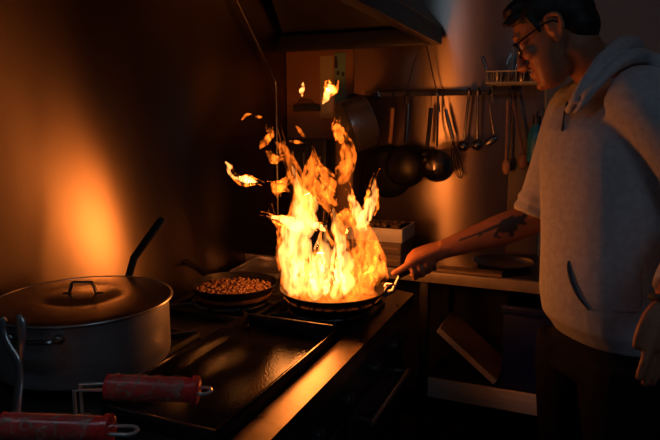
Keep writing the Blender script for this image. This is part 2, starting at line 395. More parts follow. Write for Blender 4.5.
SKC = V((-1.225, 1.42, 0))
sk = thing('small_frying_pan', 'small black frying pan with bent upright handle behind the stock pot', 'frying pan', (SKC.x, SKC.y, ZT))
MB().lathe(pan_profile(.09, .04), (SKC.x, SKC.y, ZG + .002), None, 48).build('bowl', M['black_pan'], sk)
q = [at(127, 281, d=1.73), at(130, 272, d=1.73), at(134, 258, d=1.73), at(146, 241, d=1.74), at(161, 221, d=1.75), at(163.5, 218.5, d=1.75)]
rp = V((q[0].x - SKC.x, q[0].y - SKC.y, 0)).normalized() * .087 + SKC + V((0, 0, ZG + .04))
MB().tube([rp] + q, [.009, .010, .011, .0115, .012, .0125, .008], 10, flat=.45, udir=RT).build('handle', M['iron'], sk)

# steel tray lying behind the skillet
tr = MB(); c = at(262, 268, z=.905)
tr.box((c.x, c.y + .04, .889), (.2, .26, .006), Matrix.Rotation(.1, 3, 'Z'), .002)
for dx, dy, sx, sy in ((0, -.13, .2, .006), (0, .13, .2, .006), (-.1, 0, .006, .26), (.1, 0, .006, .26)):
    rm = Matrix.Rotation(.1, 3, 'Z'); p = rm @ V((dx, dy, 0)); tr.box((c.x + p.x, c.y + .04 + p.y, .90), (sx, sy, .022), rm, .002)
tag(tr.build('baking_tray', M['steel'], loc=(c.x, c.y + .04, .885)), 'shallow steel tray lying behind the burners by the wall', 'tray')

# ------------------------------------------------------------------ fryer with two baskets, red wrapped handles
fr = thing('deep_fryer', 'black table deep fryer at the near end of the range', 'deep fryer', (-1.03, .62, 0))
b = MB()
fx0, fx1, fy0, fy1 = XL + .01, -.56, .40, .845
for a in ((fx0, fx1, fy0, fy0 + .015), (fx0, fx1, fy1 - .015, fy1), (fx0, fx0 + .015, fy0 + .015, fy1 - .015), (fx1 - .1, fx1, fy0 + .015, fy1 - .015)):
    b.span(*a, .08, .875, .003)
b.span(fx0, fx1, fy0, fy1, .06, .08)
b.build('housing', M['enamel'], fr)
MB().span(fx0 + .016, fx1 - .101, fy0 + .016, fy1 - .016, .6, .74).build('oil', M['griddle'], fr)
for x in (fx0 + .05, fx1 - .05):
    for y in (fy0 + .05, fy1 - .05): MB().tube([(x, y, 0), (x, y, .062)], .02, 10).build('foot', M['plastic_black'], fr)
def fryer_basket(label, A, B, W, loopend):
    """A-B handle ends, W where the wires bend down"""
    ax = (B - A).normalized(); side = V((-ax.y, ax.x, 0)).normalized(); upv = ax.cross(side) * -1
    if upv.z < 0: upv = -upv
    root = thing('fryer_basket', label, 'fryer basket', (W.x, W.y, .87), 'fryer baskets with red handles')
    L = (B - A).length
    MB().tube([A, A + ax * .002, A + ax * .008, B - ax * .012, B - ax * .01, B - ax * .002, B], [.016, .0195, .0185, .0185, .022, .022, .018], 28).build('grip', M['red'], root)
    # loose film wound round the grip
    f = MB(); rings = []
    n = 26
    for i in range(n):
        p = A + ax * (L * (.06 + .8 * i / (n - 1)))
        rings.append([p + side * (math.cos(a) * (.0200 + .0012 * math.sin(5 * a + i * 1.3) + random.random() * .0008)) + upv * (math.sin(a) * (.0200 + .0012 * math.sin(4 * a - i) + random.random() * .0008)) for a in [2 * math.pi * k / 40 for k in range(40)]])
    f.loft(rings).build('film_wrap', M['film'], root)
    wr = MB(); g = .0115
    pts = [W - side * g + V((0, 0, -.16)), W - side * g, A - side * g, B - side * g, *[B + ax * (loopend - .004 + .0115 * math.cos(t)) + side * (g * math.sin(t)) for t in [-math.pi / 2 + math.pi * k / 10 for k in range(11)]], B + side * g, A + side * g, W + side * g, W + side * g + V((0, 0, -.16))]
    wr.tube(pts, .0028, 8); wr.build('wire_handle', M['chrome'], root)
    bk = MB(); x1, zt, zb = W.x - .004, W.z - .13, W.z - .25; x0 = x1 - .24; yw = .048
    for i in range(9):
        y = W.y - yw + 2 * yw * i / 8
        bk.tube([(x0, y, zt), (x0 + .01, y, zb), (x1 - .01, y, zb), (x1, y, zt)], .0012, 5)
    for i in range(15):
        x = x0 + .012 + (x1 - x0 - .024) * i / 14
        bk.tube([(x, W.y - yw, zt), (x, W.y - yw, zb), (x, W.y + yw, zb), (x, W.y + yw, zt)], .0012, 5)
    for z, r in ((zt, .003), (zt - .04, .0014), (zt - .08, .0014)):
        bk.tube([(x0, W.y - yw, z), (x1, W.y - yw, z), (x1, W.y + yw, z), (x0, W.y + yw, z), (x0, W.y - yw, z)], r, 6)
    bk.build('wire_basket', M['steel'], root)
    return root
fryer_basket('red film wrapped handle of the fryer basket beside the griddle', at(106, 386.5, d=.93), at(199, 390.5, d=.93), at(77, 387.5, d=.94), .011)
fryer_basket('red film wrapped handle of the fryer basket at the bottom left corner', at(1, 426, d=.84), at(112, 430, d=.83), at(-22, 425, d=.85), .028)

# steel tongs standing in the fryer
tg = thing('tongs', 'steel tongs with looped arms standing in front of the stock pot', 'tongs', at(17, 440, d=.93))
def arm(pts, r):
    return MB().stube([at(*p) for p in pts], r, 6, 10, flat=.55, udir=RT)
arm([(18, 470, .93), (18, 410, .94), (20, 380, .95), (17, 360, .95), (8, 345, .95), (3, 332, .95), (3, 322, .95), (6, 319, .95)], [.005, .006, .0065, .0065, .0065, .006, .0065, .004]).build('arm', M['steel'], tg)
arm([(12, 470, .97), (16, 410, .97), (19, 372, .97), (20, 350, .97), (22, 335, .97), (21, 322, .97), (18, 315, .97)], [.005, .006, .0065, .007, .0075, .008, .005]).build('arm', M['steel'], tg)

# ------------------------------------------------------------------ prep counter along the back wall
ct = thing('prep_counter', 'long steel prep counter with lower shelf along the back wall', 'counter', (.3, 2.54, 0))
CY0, CY1, CX0, CX1 = 2.275, 2.785, XL + .01, 1.9
MB().span(CX0, CX1, CY0 + .012, CY1, .862, .90, .003).build('worktop', M['steel_dark'], ct)
MB().span(CX0, CX1, CY0 - .012, CY0 + .011, .868, .912, .003).build('front_edge', M['edge'], ct)
MB().span(-.52, CX1, CY0 + .021, CY1, .40, .462, .004).build('lower_shelf', M['low'], ct)
MB().span(-.52, CX1, CY0, CY0 + .02, .385, .465, .003).build('shelf_lip', M['board'], ct)
for x in (CX0 + .1, -.55, .7, CX1 - .04):
    for y in (CY0 + .04, CY1 - .04): MB().span(x - .018, x + .018, y - .018, y + .018, 0, .861, .002).build('leg', M['iron'], ct)
# leaning board
A_, B_ = at(433, 333, y=2.245), at(491, 387, y=2.245)
d = (B_ - A_); nrm = V((d.z, 0, -d.x)).normalized()
bd = MB(); A2, B2 = A_ + nrm * .0, B_ + nrm * .0
cb = thing('cutting_board', 'pale edged cutting board leaning at a slant on the lower shelf', 'cutting board', B_)
off = V((0, .0, .467 - B_.z + .004))
yb = V((0, .24, 0)); th = nrm * .022 * (-1 if nrm.z < 0 else 1)
sh = V((0, .06, 0)) + off
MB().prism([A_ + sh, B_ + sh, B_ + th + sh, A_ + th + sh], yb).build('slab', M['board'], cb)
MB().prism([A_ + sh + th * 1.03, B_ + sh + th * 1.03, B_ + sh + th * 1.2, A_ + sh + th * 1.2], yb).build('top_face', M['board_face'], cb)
# navy crate
nv = thing('storage_crate', 'navy blue plastic crate under the counter beside the cook', 'crate', (-.12, 2.45, .466))
c0 = at(500, 380, y=2.29); x0 = c0.x; x1 = x0 + .36
b = MB(); zt = .80
b.span(x0, x1, 2.30, 2.312, .468, zt, .003); b.span(x0, x1, 2.62, 2.632, .468, zt, .003); b.span(x0, x0 + .012, 2.3121, 2.6199, .468, zt, .003); b.span(x1 - .012, x1, 2.3121, 2.6199, .468, zt, .003); b.span(x0 + .012, x1 - .012, 2.3121, 2.6199, .468, .48)
b.build('body', M['navy'], nv)
MB().span(x0 - .008, x1 + .008, 2.288, 2.299, zt - .03, zt, .003).build('rim', M['navy'], nv)

# white tub of food on cartons
bx = [('carton', 'brown carton at the bottom of the stack behind the flames', .913, .965, 0.0), ('carton', 'brown carton directly under the white food tub', .967, 1.017, .008)]
e = at(409, 250, z=.99); X1 = e.x; Y0 = e.y - .16
T0 = at(360, 246, y=2.32); T1 = at(402, 247, y=2.32)
tx0, tx1 = -.92, T1.x
ty0, ty1 = 2.32, 2.52
zc = T1.z + .012
n0 = .902
for i, (nm, lb, za, zb_, o_) in enumerate(bx):
    za = n0 + i * (zc - n0) / 2 + .001; zb_ = n0 + (i + 1) * (zc - n0) / 2
    k = thing(nm, lb, 'box', ((tx0 + tx1) / 2, 2.42, za), 'cartons under the food tub')
    MB().span(tx0 + .008, tx1 - .008, ty0 + .01, ty1 - .01, za, zb_, .003).build('body', M['carton'], k)
    MB().span(tx0 + .02, tx1 - .02, ty0 + .0085, ty0 + .0095, (za + zb_) / 2 - .004, (za + zb_) / 2 + .004).build('tape', M['board_face'], k)
tb = thing('food_tub', 'shallow white plastic tub of food standing on cartons behind the flames', 'tub', ((tx0 + tx1) / 2, 2.42, zc))
zt = zc + .06; wt = .01
b = MB(); b.span(tx0, tx1, ty0, ty0 + wt, zc + .002, zt, .003); b.span(tx0, tx1, ty1 - wt, ty1, zc + .002, zt, .003); b.span(tx0, tx0 + wt, ty0 + wt, ty1 - wt, zc + .002, zt, .003); b.span(tx1 - wt, tx1, ty0 + wt, ty1 - wt, zc + .002, zt, .003); b.span(tx0 + wt, tx1 - wt, ty0 + wt, ty1 - wt, zc + .002, zc + .01)
b.build('body', M['white_plastic'], tb)
b = MB()
for k in range(140):
    b.ell((random.uniform(tx0 + .035, tx1 - .035), random.uniform(ty0 + .035, ty1 - .035), zt - .018 + random.uniform(-.01, .022)), (random.uniform(.010, .02), random.uniform(.008, .014), .009), Matrix.Rotation(random.random() * 3, 3, 'Z'), 10)
tag(b.build('fried_pieces', M['food'], loc=((tx0 + tx1) / 2, 2.42, zc + .02)), 'golden fried pieces heaped in the white tub', 'food', kind='stuff')

# black box shaped cooker on the counter in the corner
q0, q1 = at(287, 200, y=2.45), at(325, 139, y=2.45)
mo = thing('countertop_oven', 'black box shaped counter oven in the back corner behind the flames', 'oven', ((q0.x + q1.x) / 2, 2.6, .902))
MB().span(q0.x, q1.x, 2.46, 2.585, .915, q1.z, .012).build('body', M['enamel'], mo)
dd = MB().span(q0.x + .015, q1.x - .08, 2.447, 2.459, .94, q1.z - .03, .004).build('door', M['enamel'], mo)
MB().tube([(q1.x - .095, 2.43, .97), (q1.x - .095, 2.43, q1.z - .06)], .006, 8).build('handle', M['cord'], dd)
for z in (1.02, 1.1): MB().lathe([(.001, 0), (.016, 0), (.014, .016), (.001, .016)], (q1.x - .04, 2.458, z), Matrix.Rotation(math.pi / 2, 3, 'X'), 16).build('knob', M['steel_dark'], mo)
for x in (q0.x + .03, q1.x - .03):
    for y in (2.48, 2.565): MB().tube([(x, y, .901), (x, y, .918)], .012, 10).build('foot', M['plastic_black'], mo)

# papers on the tan wall board, small dark rack
p0, p1 = at(320, 56, y=2.79), at(333, 118, y=2.79)
tag(MB().span(p0.x, p1.x, 2.789, 2.7905, p1.z, p0.z).build('notice_sheet', M['paper'], loc=((p0.x + p1.x) / 2, 2.79, p1.z)), 'cream paper sheet fixed to the tan wall board', 'paper')
p0, p1 = at(334.5, 53, y=2.79), at(345.5, 116, y=2.79)
ns = tag(MB().span(p0.x, p1.x, 2.789, 2.7905, p1.z, p0.z).build('notice_strip', M['paper_green'], loc=((p0.x + p1.x) / 2, 2.79, p1.z)), 'narrow green paper strip beside the cream sheet', 'paper')
for (px, py, w_, h_) in ((336, 64, 3, 8), (338, 73, 3, 4), (343, 74, 2.5, 4), (335.8, 58, 2, 4), (336, 82, 2, 5)):
    a = at(px - w_ / 2, py - h_ / 2, y=2.787); c = at(px + w_ / 2, py + h_ / 2, y=2.787)
    MB().span(a.x, c.x, 2.7865, 2.7888, c.z, a.z, .001).build('dark_mark', M['cord'], ns)
p0, p1 = at(295, 106, y=2.78), at(320, 111, y=2.78)
wk = thing('knife_rack', 'short dark rack fixed low on the tan wall board', 'rack', (p0.x, 2.79, p1.z))
MB().span(p0.x, p1.x, 2.76, 2.7935, p1.z, p0.z, .002).build('bar', M['cord'], wk)
MB().stube([(p1.x - .02, 2.77, p0.z), (p1.x - .05, 2.75, p0.z + .012), (p0.x + .03, 2.75, p0.z + .004)], .005, 5, 8).build('hook', M['cord'], wk)

# ------------------------------------------------------------------ utensil rail and everything hanging from it
YR = 2.755
ra, rb = at(372, 95, y=YR), at(516, 91.5, y=YR)
zr = (ra.z + rb.z) / 2
rl = thing('utensil_rail', 'dark metal bar fixed along the back wall for hanging utensils', 'rail', ((ra.x + rb.x) / 2, 2.79, zr))
MB().span(ra.x, rb.x, YR - .004, YR + .004, zr - .011, zr + .011, .002).build('bar', M['cord'], rl)
for x in (ra.x + .05, (ra.x + rb.x) / 2, rb.x - .03): MB().span(x - .01, x + .01, YR + .004, 2.7915, zr - .009, zr + .009, .001).build('bracket', M['cord'], rl)
YU = 2.735
def U(px, py, y=YU): return at(px, py, y=y)
def hook_pts(p): return [p + V((0, -.004, -.02)), p + V((0, -.008, 0)), p + V((0, .002, .018)), p + V((0, .02, .019)), p + V((0, .034, .008))]
# two ladles
def ladle(label, top, bowl, r, ym):
    A, B = U(*top), U(*bowl)
    root = thing('ladle', label, 'ladle', B, 'ladles on the rail')
    tp = V((A.x, YU, zr))
    MB().stube([V((tp.x, YR + .012, zr + .004)), V((tp.x, YR, zr + .019)), V((tp.x, YU - .002, zr + .014)), V((tp.x, YU, zr - .02)), (A * .5 + B * .5), B + V((0, .004, r * .7))], [.004, .0045, .006, .0065, .006, .006], 6, 8, flat=.6, udir=(1, 0, 0)).build('handle', M['steel_dark'], root)
    rt = Matrix.Rotation(ym, 3, 'X')
    prof = [(.001, -r), (r * .5, -r * .86), (r * .86, -r * .5), (r, 0), (r * .97, .002), (r * .82, -r * .48), (r * .48, -r * .82), (.001, -r * .95)]
    MB().lathe(prof, B, rt, 28).build('bowl', M['steel_shade'], root)
ladle('leftmost small dark ladle hanging from the rail', (469, 92), (463.5, 146), .027, -1.25)
ladle('second dark ladle hanging close beside the leftmost ladle', (478, 92), (477, 145), .027, -1.25)
# turner / bent spoon
A, B = U(489, 90), U(493, 141)
ro = thing('serving_spoon', 'thin handled spoon with slanted bowl hanging right of the two ladles', 'spoon', B, 'utensils on the rail')
MB().stube([V((A.x, YR + .012, zr + .004)), V((A.x, YR, zr + .019)), V((A.x, YU, zr - .01)), U(491, 115), U(494, 134)], [.003, .0035, .004, .004, .004], 5, 8).build('handle', M['steel_shade'], ro)
MB().ell(U(491, 141), (.034, .010, .017), Matrix.Rotation(-.6, 3, 'Y')).build('bowl', M['steel_dark'], ro)
# whisk-like tongs
ro = thing('wire_whisk', 'looped wire whisk with a dark handle hanging left of the ladles', 'whisk', U(459, 178), 'utensils on the rail')
MB().stube([U(445.5, 109), U(449, 124), U(453, 139)], [.007, .0095, .008], 5, 10).build('handle', M['steel_dark'], ro)
for k, s in enumerate((-1, -.35, .35, 1)):
    MB().stube([U(453, 139), U(454 + s * 2.5, 150, YU + s * .008), U(457 + s * 5, 165, YU + s * .015), U(460 + s * 2.5, 176, YU + s * .008), U(461, 178)], .0022, 6, 6).build('wire', M['steel_shade'], ro)
MB().stube([U(445.5, 109), U(444, 102), V((U(443, 98).x, YU, zr - .012)), V((U(443, 98).x, YR - .002, zr + .013)), V((U(443, 98).x, YR + .01, zr + .014))], .002, 5, 6).build('hook', M['steel_dark'], ro)

# wooden spoons on the right
def wspoon(label, top, bowl, w_, h_, m):
    ro = thing('wooden_spoon', label, 'wooden spoon', U(*bowl), 'wooden spoons on the rail')
    A = U(*top)
    MB().stube([U(top[0], top[1] + 4), U((top[0] + bowl[0]) / 2, (top[1] + bowl[1]) / 2), U(bowl[0], bowl[1] - 8)], [.006, .0055, .006], 5, 8).build('handle', m, ro)
    MB().ell(U(*bowl), (w_, .008, h_)).build('bowl', m, ro)
    MB().stube([U(top[0], top[1] + 6), V((A.x, YU, zr - .014)), V((A.x, YR - .002, zr + .0135)), V((A.x, YR + .01, zr + .014))], .0018, 4, 6).build('loop', M['cord'], ro)
M['wood_dark'] = mat('dark_wood', (.16, .06, .03), .5, 0, .25, 20, stretch=(1, 1, .1))
wspoon('tan wooden spoon hanging near the right end of the rail', (508, 96), (506, 167), .017, .034, M['wood'])
wspoon('darker reddish wooden spoon hanging at the right end of the rail', (513.5, 96), (523, 161), .022, .036, M['wood_dark'])

# hanging pans
def hanging_pan(name, label, c, r, depth, facing, m, handle, hm, mid=None, group='pans on the rail', hl=None):
    """lathe pan whose open mouth looks along -facing"""
    C_ = U(*c) if len(c) == 2 else U(c[0], c[1], c[2])
    root = thing(name, label, 'pan', C_, group)
    z = V(facing).normalized(); x = z.orthogonal().normalized(); y = z.cross(x)
    rt = Matrix((x, y, z)).transposed()
    prof = [(.001, -depth / 2), (r * .72, -depth / 2), (r * .8, -depth / 2 + .006), (r, depth / 2), (r - .004, depth / 2), (r * .77, -depth / 2 + .008), (r * .7, -depth / 2 + .004), (.001, -depth / 2 + .004)]
    MB().lathe(prof, C_, rt, 48).build('bowl', m, root)
    hp_ = [U(*q) if len(q) == 2 else U(*q) for q in handle]
    h = MB().stube(hp_, [.010] * len(hp_), 5, 10, flat=.6, udir=(1, 0, 0)).build('handle', hm, root)
    T = hp_[-1]
    MB().stube([T, V((T.x, YU, max(T.z + .01, zr - .016))), V((T.x, YR - .003, zr + .0135)), V((T.x, YR + .01, zr + .014))], .002, 4, 6).build('hook', M['steel_dark'], root)
    if hl: MB().stube([U(*q) for q in hl], .006, 4, 8).build('pot_handle', m, root)
    return root
hanging_pan('frying_pan', 'large black frying pan hanging by its wooden handle from the rail', (387, 172, 2.77), .128, .03, (0, 1, .03), M['black_pan'], [(390, 143, 2.765), (391.5, 125, 2.745), (392.5, 108)], M['wood'])
hanging_pan('frying_pan', 'black frying pan hanging by a grey handle from the rail', (404, 167, 2.675), .098, .035, (-.03, 1, .03), M['black_pan'], [(406, 142, 2.705), (407, 124, 2.725), (408, 104)], M['steel_dark'])
hanging_pan('frying_pan', 'small black pan hanging by a dark handle beside the shiny skimmer bowl', (425, 163, 2.715), .065, .03, (.02, 1, 0), M['black_pan'], [(427, 148, 2.71), (429, 130, 2.72), (431, 108)], M['plastic_black'])
# round shiny mixing bowl
bo = thing('skimmer_ladle', 'large round steel ladle bowl hanging between the black pans and the whisk', 'ladle', U(437, 166), 'ladles on the rail')
r = .075; c = U(437, 166, 2.645)
MB().lathe([(.001, -r * .8), (r * .5, -r * .7), (r * .86, -r * .42), (r, 0), (r * .97, .002), (r * .82, -r * .4), (r * .48, -r * .66), (.001, -r * .75)], c, Matrix.Rotation(math.radians(-75), 3, 'X'), 40).build('bowl', M['steel_shade'], bo)
MB().stube([U(437, 146, 2.665), U(437.5, 130, 2.715), U(438, 112), V((U(438, 100).x, YU, zr - .01)), V((U(438, 100).x, YR - .004, zr + .014)), V((U(438, 100).x, YR + .012, zr + .012))], .005, 5, 8).build('handle', M['steel_dark'], bo)
# cooking pot hung sideways on the wall
cc = at(357, 124, y=2.67)
pt = thing('saucepan', 'steel saucepan hanging on its side above the flames', 'saucepan', cc)
z = (V((-.75, -.55, -.33))).normalized(); x = V((0, 0, 1)).cross(z).normalized(); y = z.cross(x); rt = Matrix((x, y, z)).transposed()
r = .125; L = .12
MB().lathe([(.001, -L / 2), (r - .006, -L / 2), (r, -L / 2 + .008), (r, L / 2 - .003), (r + .004, L / 2), (r - .004, L / 2), (r - .004, -L / 2 + .008), (.001, -L / 2 + .005)], cc, rt, 56).build('body', M['steel'], pt)
hpos = cc + y * (r * .98)
MB().stube([cc + y * r * .99, cc + y * (r + .02) + V((.02, .02, -.004)), V((ra.x + .03, YR - .012, zr - .02)), V((ra.x + .03, YR - .006, zr + .0155)), V((ra.x + .03, YR + .012, zr + .013))], [.009, .008, .006, .004, .004], 5, 8).build('handle', M['steel_dark'], pt)
# cable loop over the rail
ap = at(421, 47, y=2.70)
cb_ = thing('hanging_cable', 'thin grey cable hanging in a narrow loop over the rail', 'cable', U(420, 80))
MB().stube([U(403, 108, 2.73), U(407, 90, 2.73), U(413, 66, 2.725), U(417, 55, 2.715), V((U(420, 44, 2.715).x, 2.715, 1.826))], .0022, 5, 6).build('strand', M['steel_shade'], cb_)
MB().stube([V((U(426, 46, 2.715).x, 2.715, 1.826)), U(429, 57, 2.72), U(434, 80, 2.73), U(438, 96, 2.735), U(440, 112, 2.735)], .003, 5, 6).build('strand', M['steel_shade'], cb_)
MB().ell(U(437, 94, 2.73), (.007, .007, .009)).build('clip', M['chrome'], cb_)

# wire basket with cutlery on the wall
a, c = at(486, 83, y=2.63), at(536, 70, y=2.63)
wb = thing('wire_rack_basket', 'cream wire basket fixed high on the back wall', 'basket', ((a.x + c.x) / 2, 2.71, a.z))
x0, x1, z0, z1, y0, y1 = a.x, a.x + .24, a.z, c.z, 2.63, 2.785
b = MB()
for z, r in ((z0, .004), (z1, .004)): b.tube([(x0, y0, z), (x1, y0, z), (x1, y1, z), (x0, y1, z), (x0, y0, z)], r, 6)
b.build('rim_wire', M['cream'], wb)
b = MB()
for i in range(9):
    x = x0 + (x1 - x0) * i / 8; b.tube([(x, y0, z1), (x, y0, z0), (x, y1, z0), (x, y1, z1)], .002, 5)
for i in range(5):
    y = y0 + (y1 - y0) * i / 4; b.tube([(x0, y, z1), (x0, y, z0), (x1, y, z0), (x1, y, z1)], .002, 5)
b.build('wire_mesh', M['cream'], wb)
MB().tube([(x0 + .006, y1 - .02, z0 - .004), (x0 + .01, 2.75, z0 - .05), (x0 + .012, 2.788, z0 - .07)], .004, 6).build('support', M['cream'], wb)
MB().tube([(x1 - .006, y0 + .05, z0 - .004), (x1 - .006, 2.74, z0 - .07), (x1 - .006, 2.788, z0 - .12)], .004, 6).build('support', M['cream'], wb)
for nm, lb, p, q, r, m in (('cook_knife', 'dark utensil leaning out at the left end of the wire basket', (489, 80), (482.5, 56), .006, 'steel_dark'), ('table_knife', 'grey utensil handle leaning up in the middle of the wire basket', (502, 80), (511, 53), .006, 'steel_shade'), ('scraper', 'pale short utensil leaning beside the cook in the wire basket', (512, 80), (519, 60), .006, 'steel_shade')):
    P, Q = at(*p, y=2.70), at(*q, y=2.70); P.z = max(P.z, z0 + .012)
    ro = thing(nm, lb, 'utensil', P, 'utensils in the wire basket')
    MB().tube([P, P.lerp(Q, .5)], [r * .5, r], 8, flat=.4, udir=(1, 0, 0)).build('blade', M[m], ro)
    MB().tube([P.lerp(Q, .5), P.lerp(Q, .95), Q], [r * 1.1, r * 1.3, r * .8], 8, flat=.7, udir=(1, 0, 0)).build('handle', M[m], ro)
P = at(523, 74, y=2.70)
jr = thing('jar', 'small pale lidded jar at the right of the wire basket', 'jar', (P.x, 2.70, z0 + .006))
MB().lathe([(.001, 0), (.026, 0), (.028, .004), (.028, .04), (.001, .04)], (P.x, 2.70, z0 + .006), None, 24).build('body', M['steel_shade'], jr)
MB().lathe([(.001, .041), (.029, .041), (.029, .053), (.001, .055)], (P.x, 2.70, z0 + .006), None, 24).build('lid', M['white_plastic'], jr)
P = at(498, 76, y=2.70)
bl = tag(MB().lathe([(.001, 0), (.022, 0), (.03, .03), (.032, .045), (.029, .045), (.02, .004), (.001, .003)], (P.x, 2.72, z0 + .006), None, 24).build('cup', M['steel_dark'], loc=(P.x, 2.72, z0 + .006)), 'small dark metal cup in the left half of the wire basket', 'cup')
# teal bottle hanging behind the cook
P = at(536, 136, y=2.72)
tbt = thing('spray_bottle', 'teal plastic bottle hanging on the dark board behind the cook', 'bottle', (P.x, 2.72, P.z - .09))
MB().lathe([(.001, -.11), (.03, -.11), (.034, -.1), (.034, -.0), (.026, .03), (.014, .045), (.014, .05), (.001, .05)], (P.x, 2.72, P.z), None, 28).build('body', M['teal'], tbt)
MB().lathe([(.001, .051), (.017, .051), (.017, .08), (.012, .085), (.001, .085)], (P.x, 2.72, P.z), None, 20).build('cap', M['plastic_black'], tbt)
MB().stube([(P.x, 2.72, P.z + .085), (P.x, 2.745, P.z + .10), (P.x, 2.7895, P.z + .105)], .0035, 4, 6).build('hook', M['plastic_black'], tbt)
# low things on the counter behind the forearm
P = at(500, 262, y=2.40)
tag(MB().lathe([(.001, 0), (.10, 0), (.125, .022), (.122, .024), (.098, .004), (.001, .004)], (P.x, 2.51, .902), None, 40).build('plate', M['steel_dark'], loc=(P.x, 2.51, .902)), 'dull metal dish on the counter behind the forearm', 'dish')
tag(MB().span(-.50, -.25, 2.30, 2.37, .902, .918, .004).build('chopping_board', M['board_face'], loc=(-.3, 2.35, .902)), 'thin brown board lying on the counter edge behind the hand', 'cutting board')
# ------------------------------------------------------------------ the cook
def unit(v): return V(v).normalized()
TF = V((-.77, -.64, 0)).normalized(); TL = V((.64, -.77, 0)).normalized()
cook = thing('person', 'cook in a grey hooded sweatshirt and glasses reaching out to hold the flaming pan', 'person', (.07, 1.70, 0))
def tsec(px, py, a, b_, d=1.58, n=28, tilt=0, pw=2.3):
    c = at(px, py, d=d); out = []
    for k in range(n):
        t = 2 * math.pi * k / n; ct, s_ = math.cos(t), math.sin(t)
        f = math.copysign(abs(ct) ** (2 / pw), ct) * a; l = math.copysign(abs(s_) ** (2 / pw), s_) * b_
        out.append(c + TF * f + TL * l + V((0, 0, tilt * f)))
    return out
# head frame
HY = -1 * math.radians(8); th = math.radians(28)
hf = V((-.985, .17, 0)).normalized()
hl = V((-hf.y, hf.x, 0)); hu = V((0, 0, 1))
Hx = (hf * math.cos(th) - hu * math.sin(th)); Hz = (hf * math.sin(th) + hu * math.cos(th)); Hy = hl
HR = Matrix((Hx, Hy, Hz)).transposed()
EARP = at(554, 28.5, d=1.475)
HO = EARP - HR @ V((-.012, .074, -.005))
def H(x, y, z): return HO + HR @ V((x, y, z))
body = MB()
def hell(c, r, rot=None, seg=24): body.ell(H(*c), r, HR @ rot if rot else HR, seg)
hell((-.008, 0, .038), (.099, .074, .086), None, 32)
rings = []
for z, xf, xb, hw in ((.075, .078, -.08, .066), (.04, .088, -.08, .070), (.012, .084, -.07, .069), (-.02, .082, -.055, .066), (-.05, .085, -.03, .062), (-.075, .085, -.012, .055), (-.098, .086, .004, .045), (-.115, .082, .022, .032), (-.122, .072, .035, .02)):
    cx, hx = (xf + xb) / 2, (xf - xb) / 2
    rings.append([H(cx + hx * math.copysign(abs(math.cos(t)) ** .85, math.cos(t)), hw * math.copysign(abs(math.sin(t)) ** .85, math.sin(t)), z) for t in [2 * math.pi * k / 28 for k in range(28)]])
body.loft(rings)
body.tube([H(.078, 0, .022), H(.092, 0, .0), H(.105, 0, -.022), H(.111, 0, -.036), H(.100, 0, -.047)], [.008, .0095, .012, .0145, .010], 14)
for s in (-1, 1):
    hell((.096, .012 * s, -.042), (.012, .0095, .008))
    body.tube([H(.088, .008 * s, .031), H(.086, .028 * s, .036), H(.072, .05 * s, .03)], [.008, .010, .008], 10)
    hell((.062, .042 * s, -.022), (.026, .022, .02))
    hell((.064, .033 * s, .004), (.019, .023, .015))
hell((.090, 0, -.066), (.011, .022, .007)); hell((.088, 0, -.079), (.011, .020, .007)); hell((.083, 0, -.104), (.015, .022, .014))
# ears
for s in (-1, 1):
    e = [(-.004, .074, -.034), (-.018, .077, -.028), (-.030, .083, -.008), (-.033, .086, .012), (-.024, .084, .027), (-.008, .080, .029), (.002, .076, .016), (.000, .075, .002)]
    body.stube([H(x - .004, y * s, z) for x, y, z in e], [.006, .006, .0055, .0055, .0055, .005, .0045, .004], 4, 8)
    hell((-.017, .074 * s, .0), (.017, .006, .028)); hell((-.008, .077 * s, -.03), (.007, .005, .008))
    hell((-.002, .076 * s, -.004), (.004, .004, .007))
# neck, chest, arms
NB = at(607, 78, d=1.60)
body.tube([H(-.035, 0, .0), H(-.028, 0, -.05), (H(-.03, 0, -.09) * .6 + NB * .4), NB, NB + V((.01, 0, -.06))], [.058, .056, .055, .060, .075], 20)
body.loft([tsec(612, 74, .06, .07), tsec(618, 92, .075, .11), tsec(614, 120, .10, .125), tsec(610, 160, .105, .13), tsec(606, 220, .11, .14), tsec(606, 300, .10, .13), tsec(607, 345, .095, .12)])
SHL = at(650, 100, d=1.40); ELL_ = at(716, 216, d=1.34); WRL = at(668, 300, d=1.23)
SHR = at(575, 112, d=1.72); ELR = at(533, 219, d=1.79); WRR = at(447, 248, d=1.865)
body.stube([SHL, SHL.lerp(ELL_, .5), ELL_], [.055, .05, .042], 6, 16)
body.stube([ELL_, ELL_.lerp(WRL, .35), WRL.lerp(ELL_, .12), WRL], [.042, .043, .03, .028], 6, 16)
body.stube([SHR, SHR.lerp(ELR, .5), ELR], [.055, .048, .043], 6, 16)
ax_r = (WRR - ELR).normalized()
body.stube([ELR - ax_r * .01, ELR.lerp(WRR, .28), ELR.lerp(WRR, .62), WRR, WRR + ax_r * .015], [.044, .049, .041, .031, .030], 6, 18, flat=.9, udir=(0, 0, 1))
# right hand closed on the pan handle
hax = (HB - HA).normalized(); toc = -FW; upn = V((0, 0, 1)) - hax * hax.z; upn.normalize(); near = upn.cross(hax); near = near if near.dot(toc) > 0 else -near
def HP(s, n, u):   # along the handle from pan side (m from HB back), towards viewer, up
    return HB - hax * s + near * n + upn * u
KN = [HP(.118, -.012, .028), HP(.094, -.018, .034), HP(.070, -.020, .034), HP(.047, -.018, .028)]
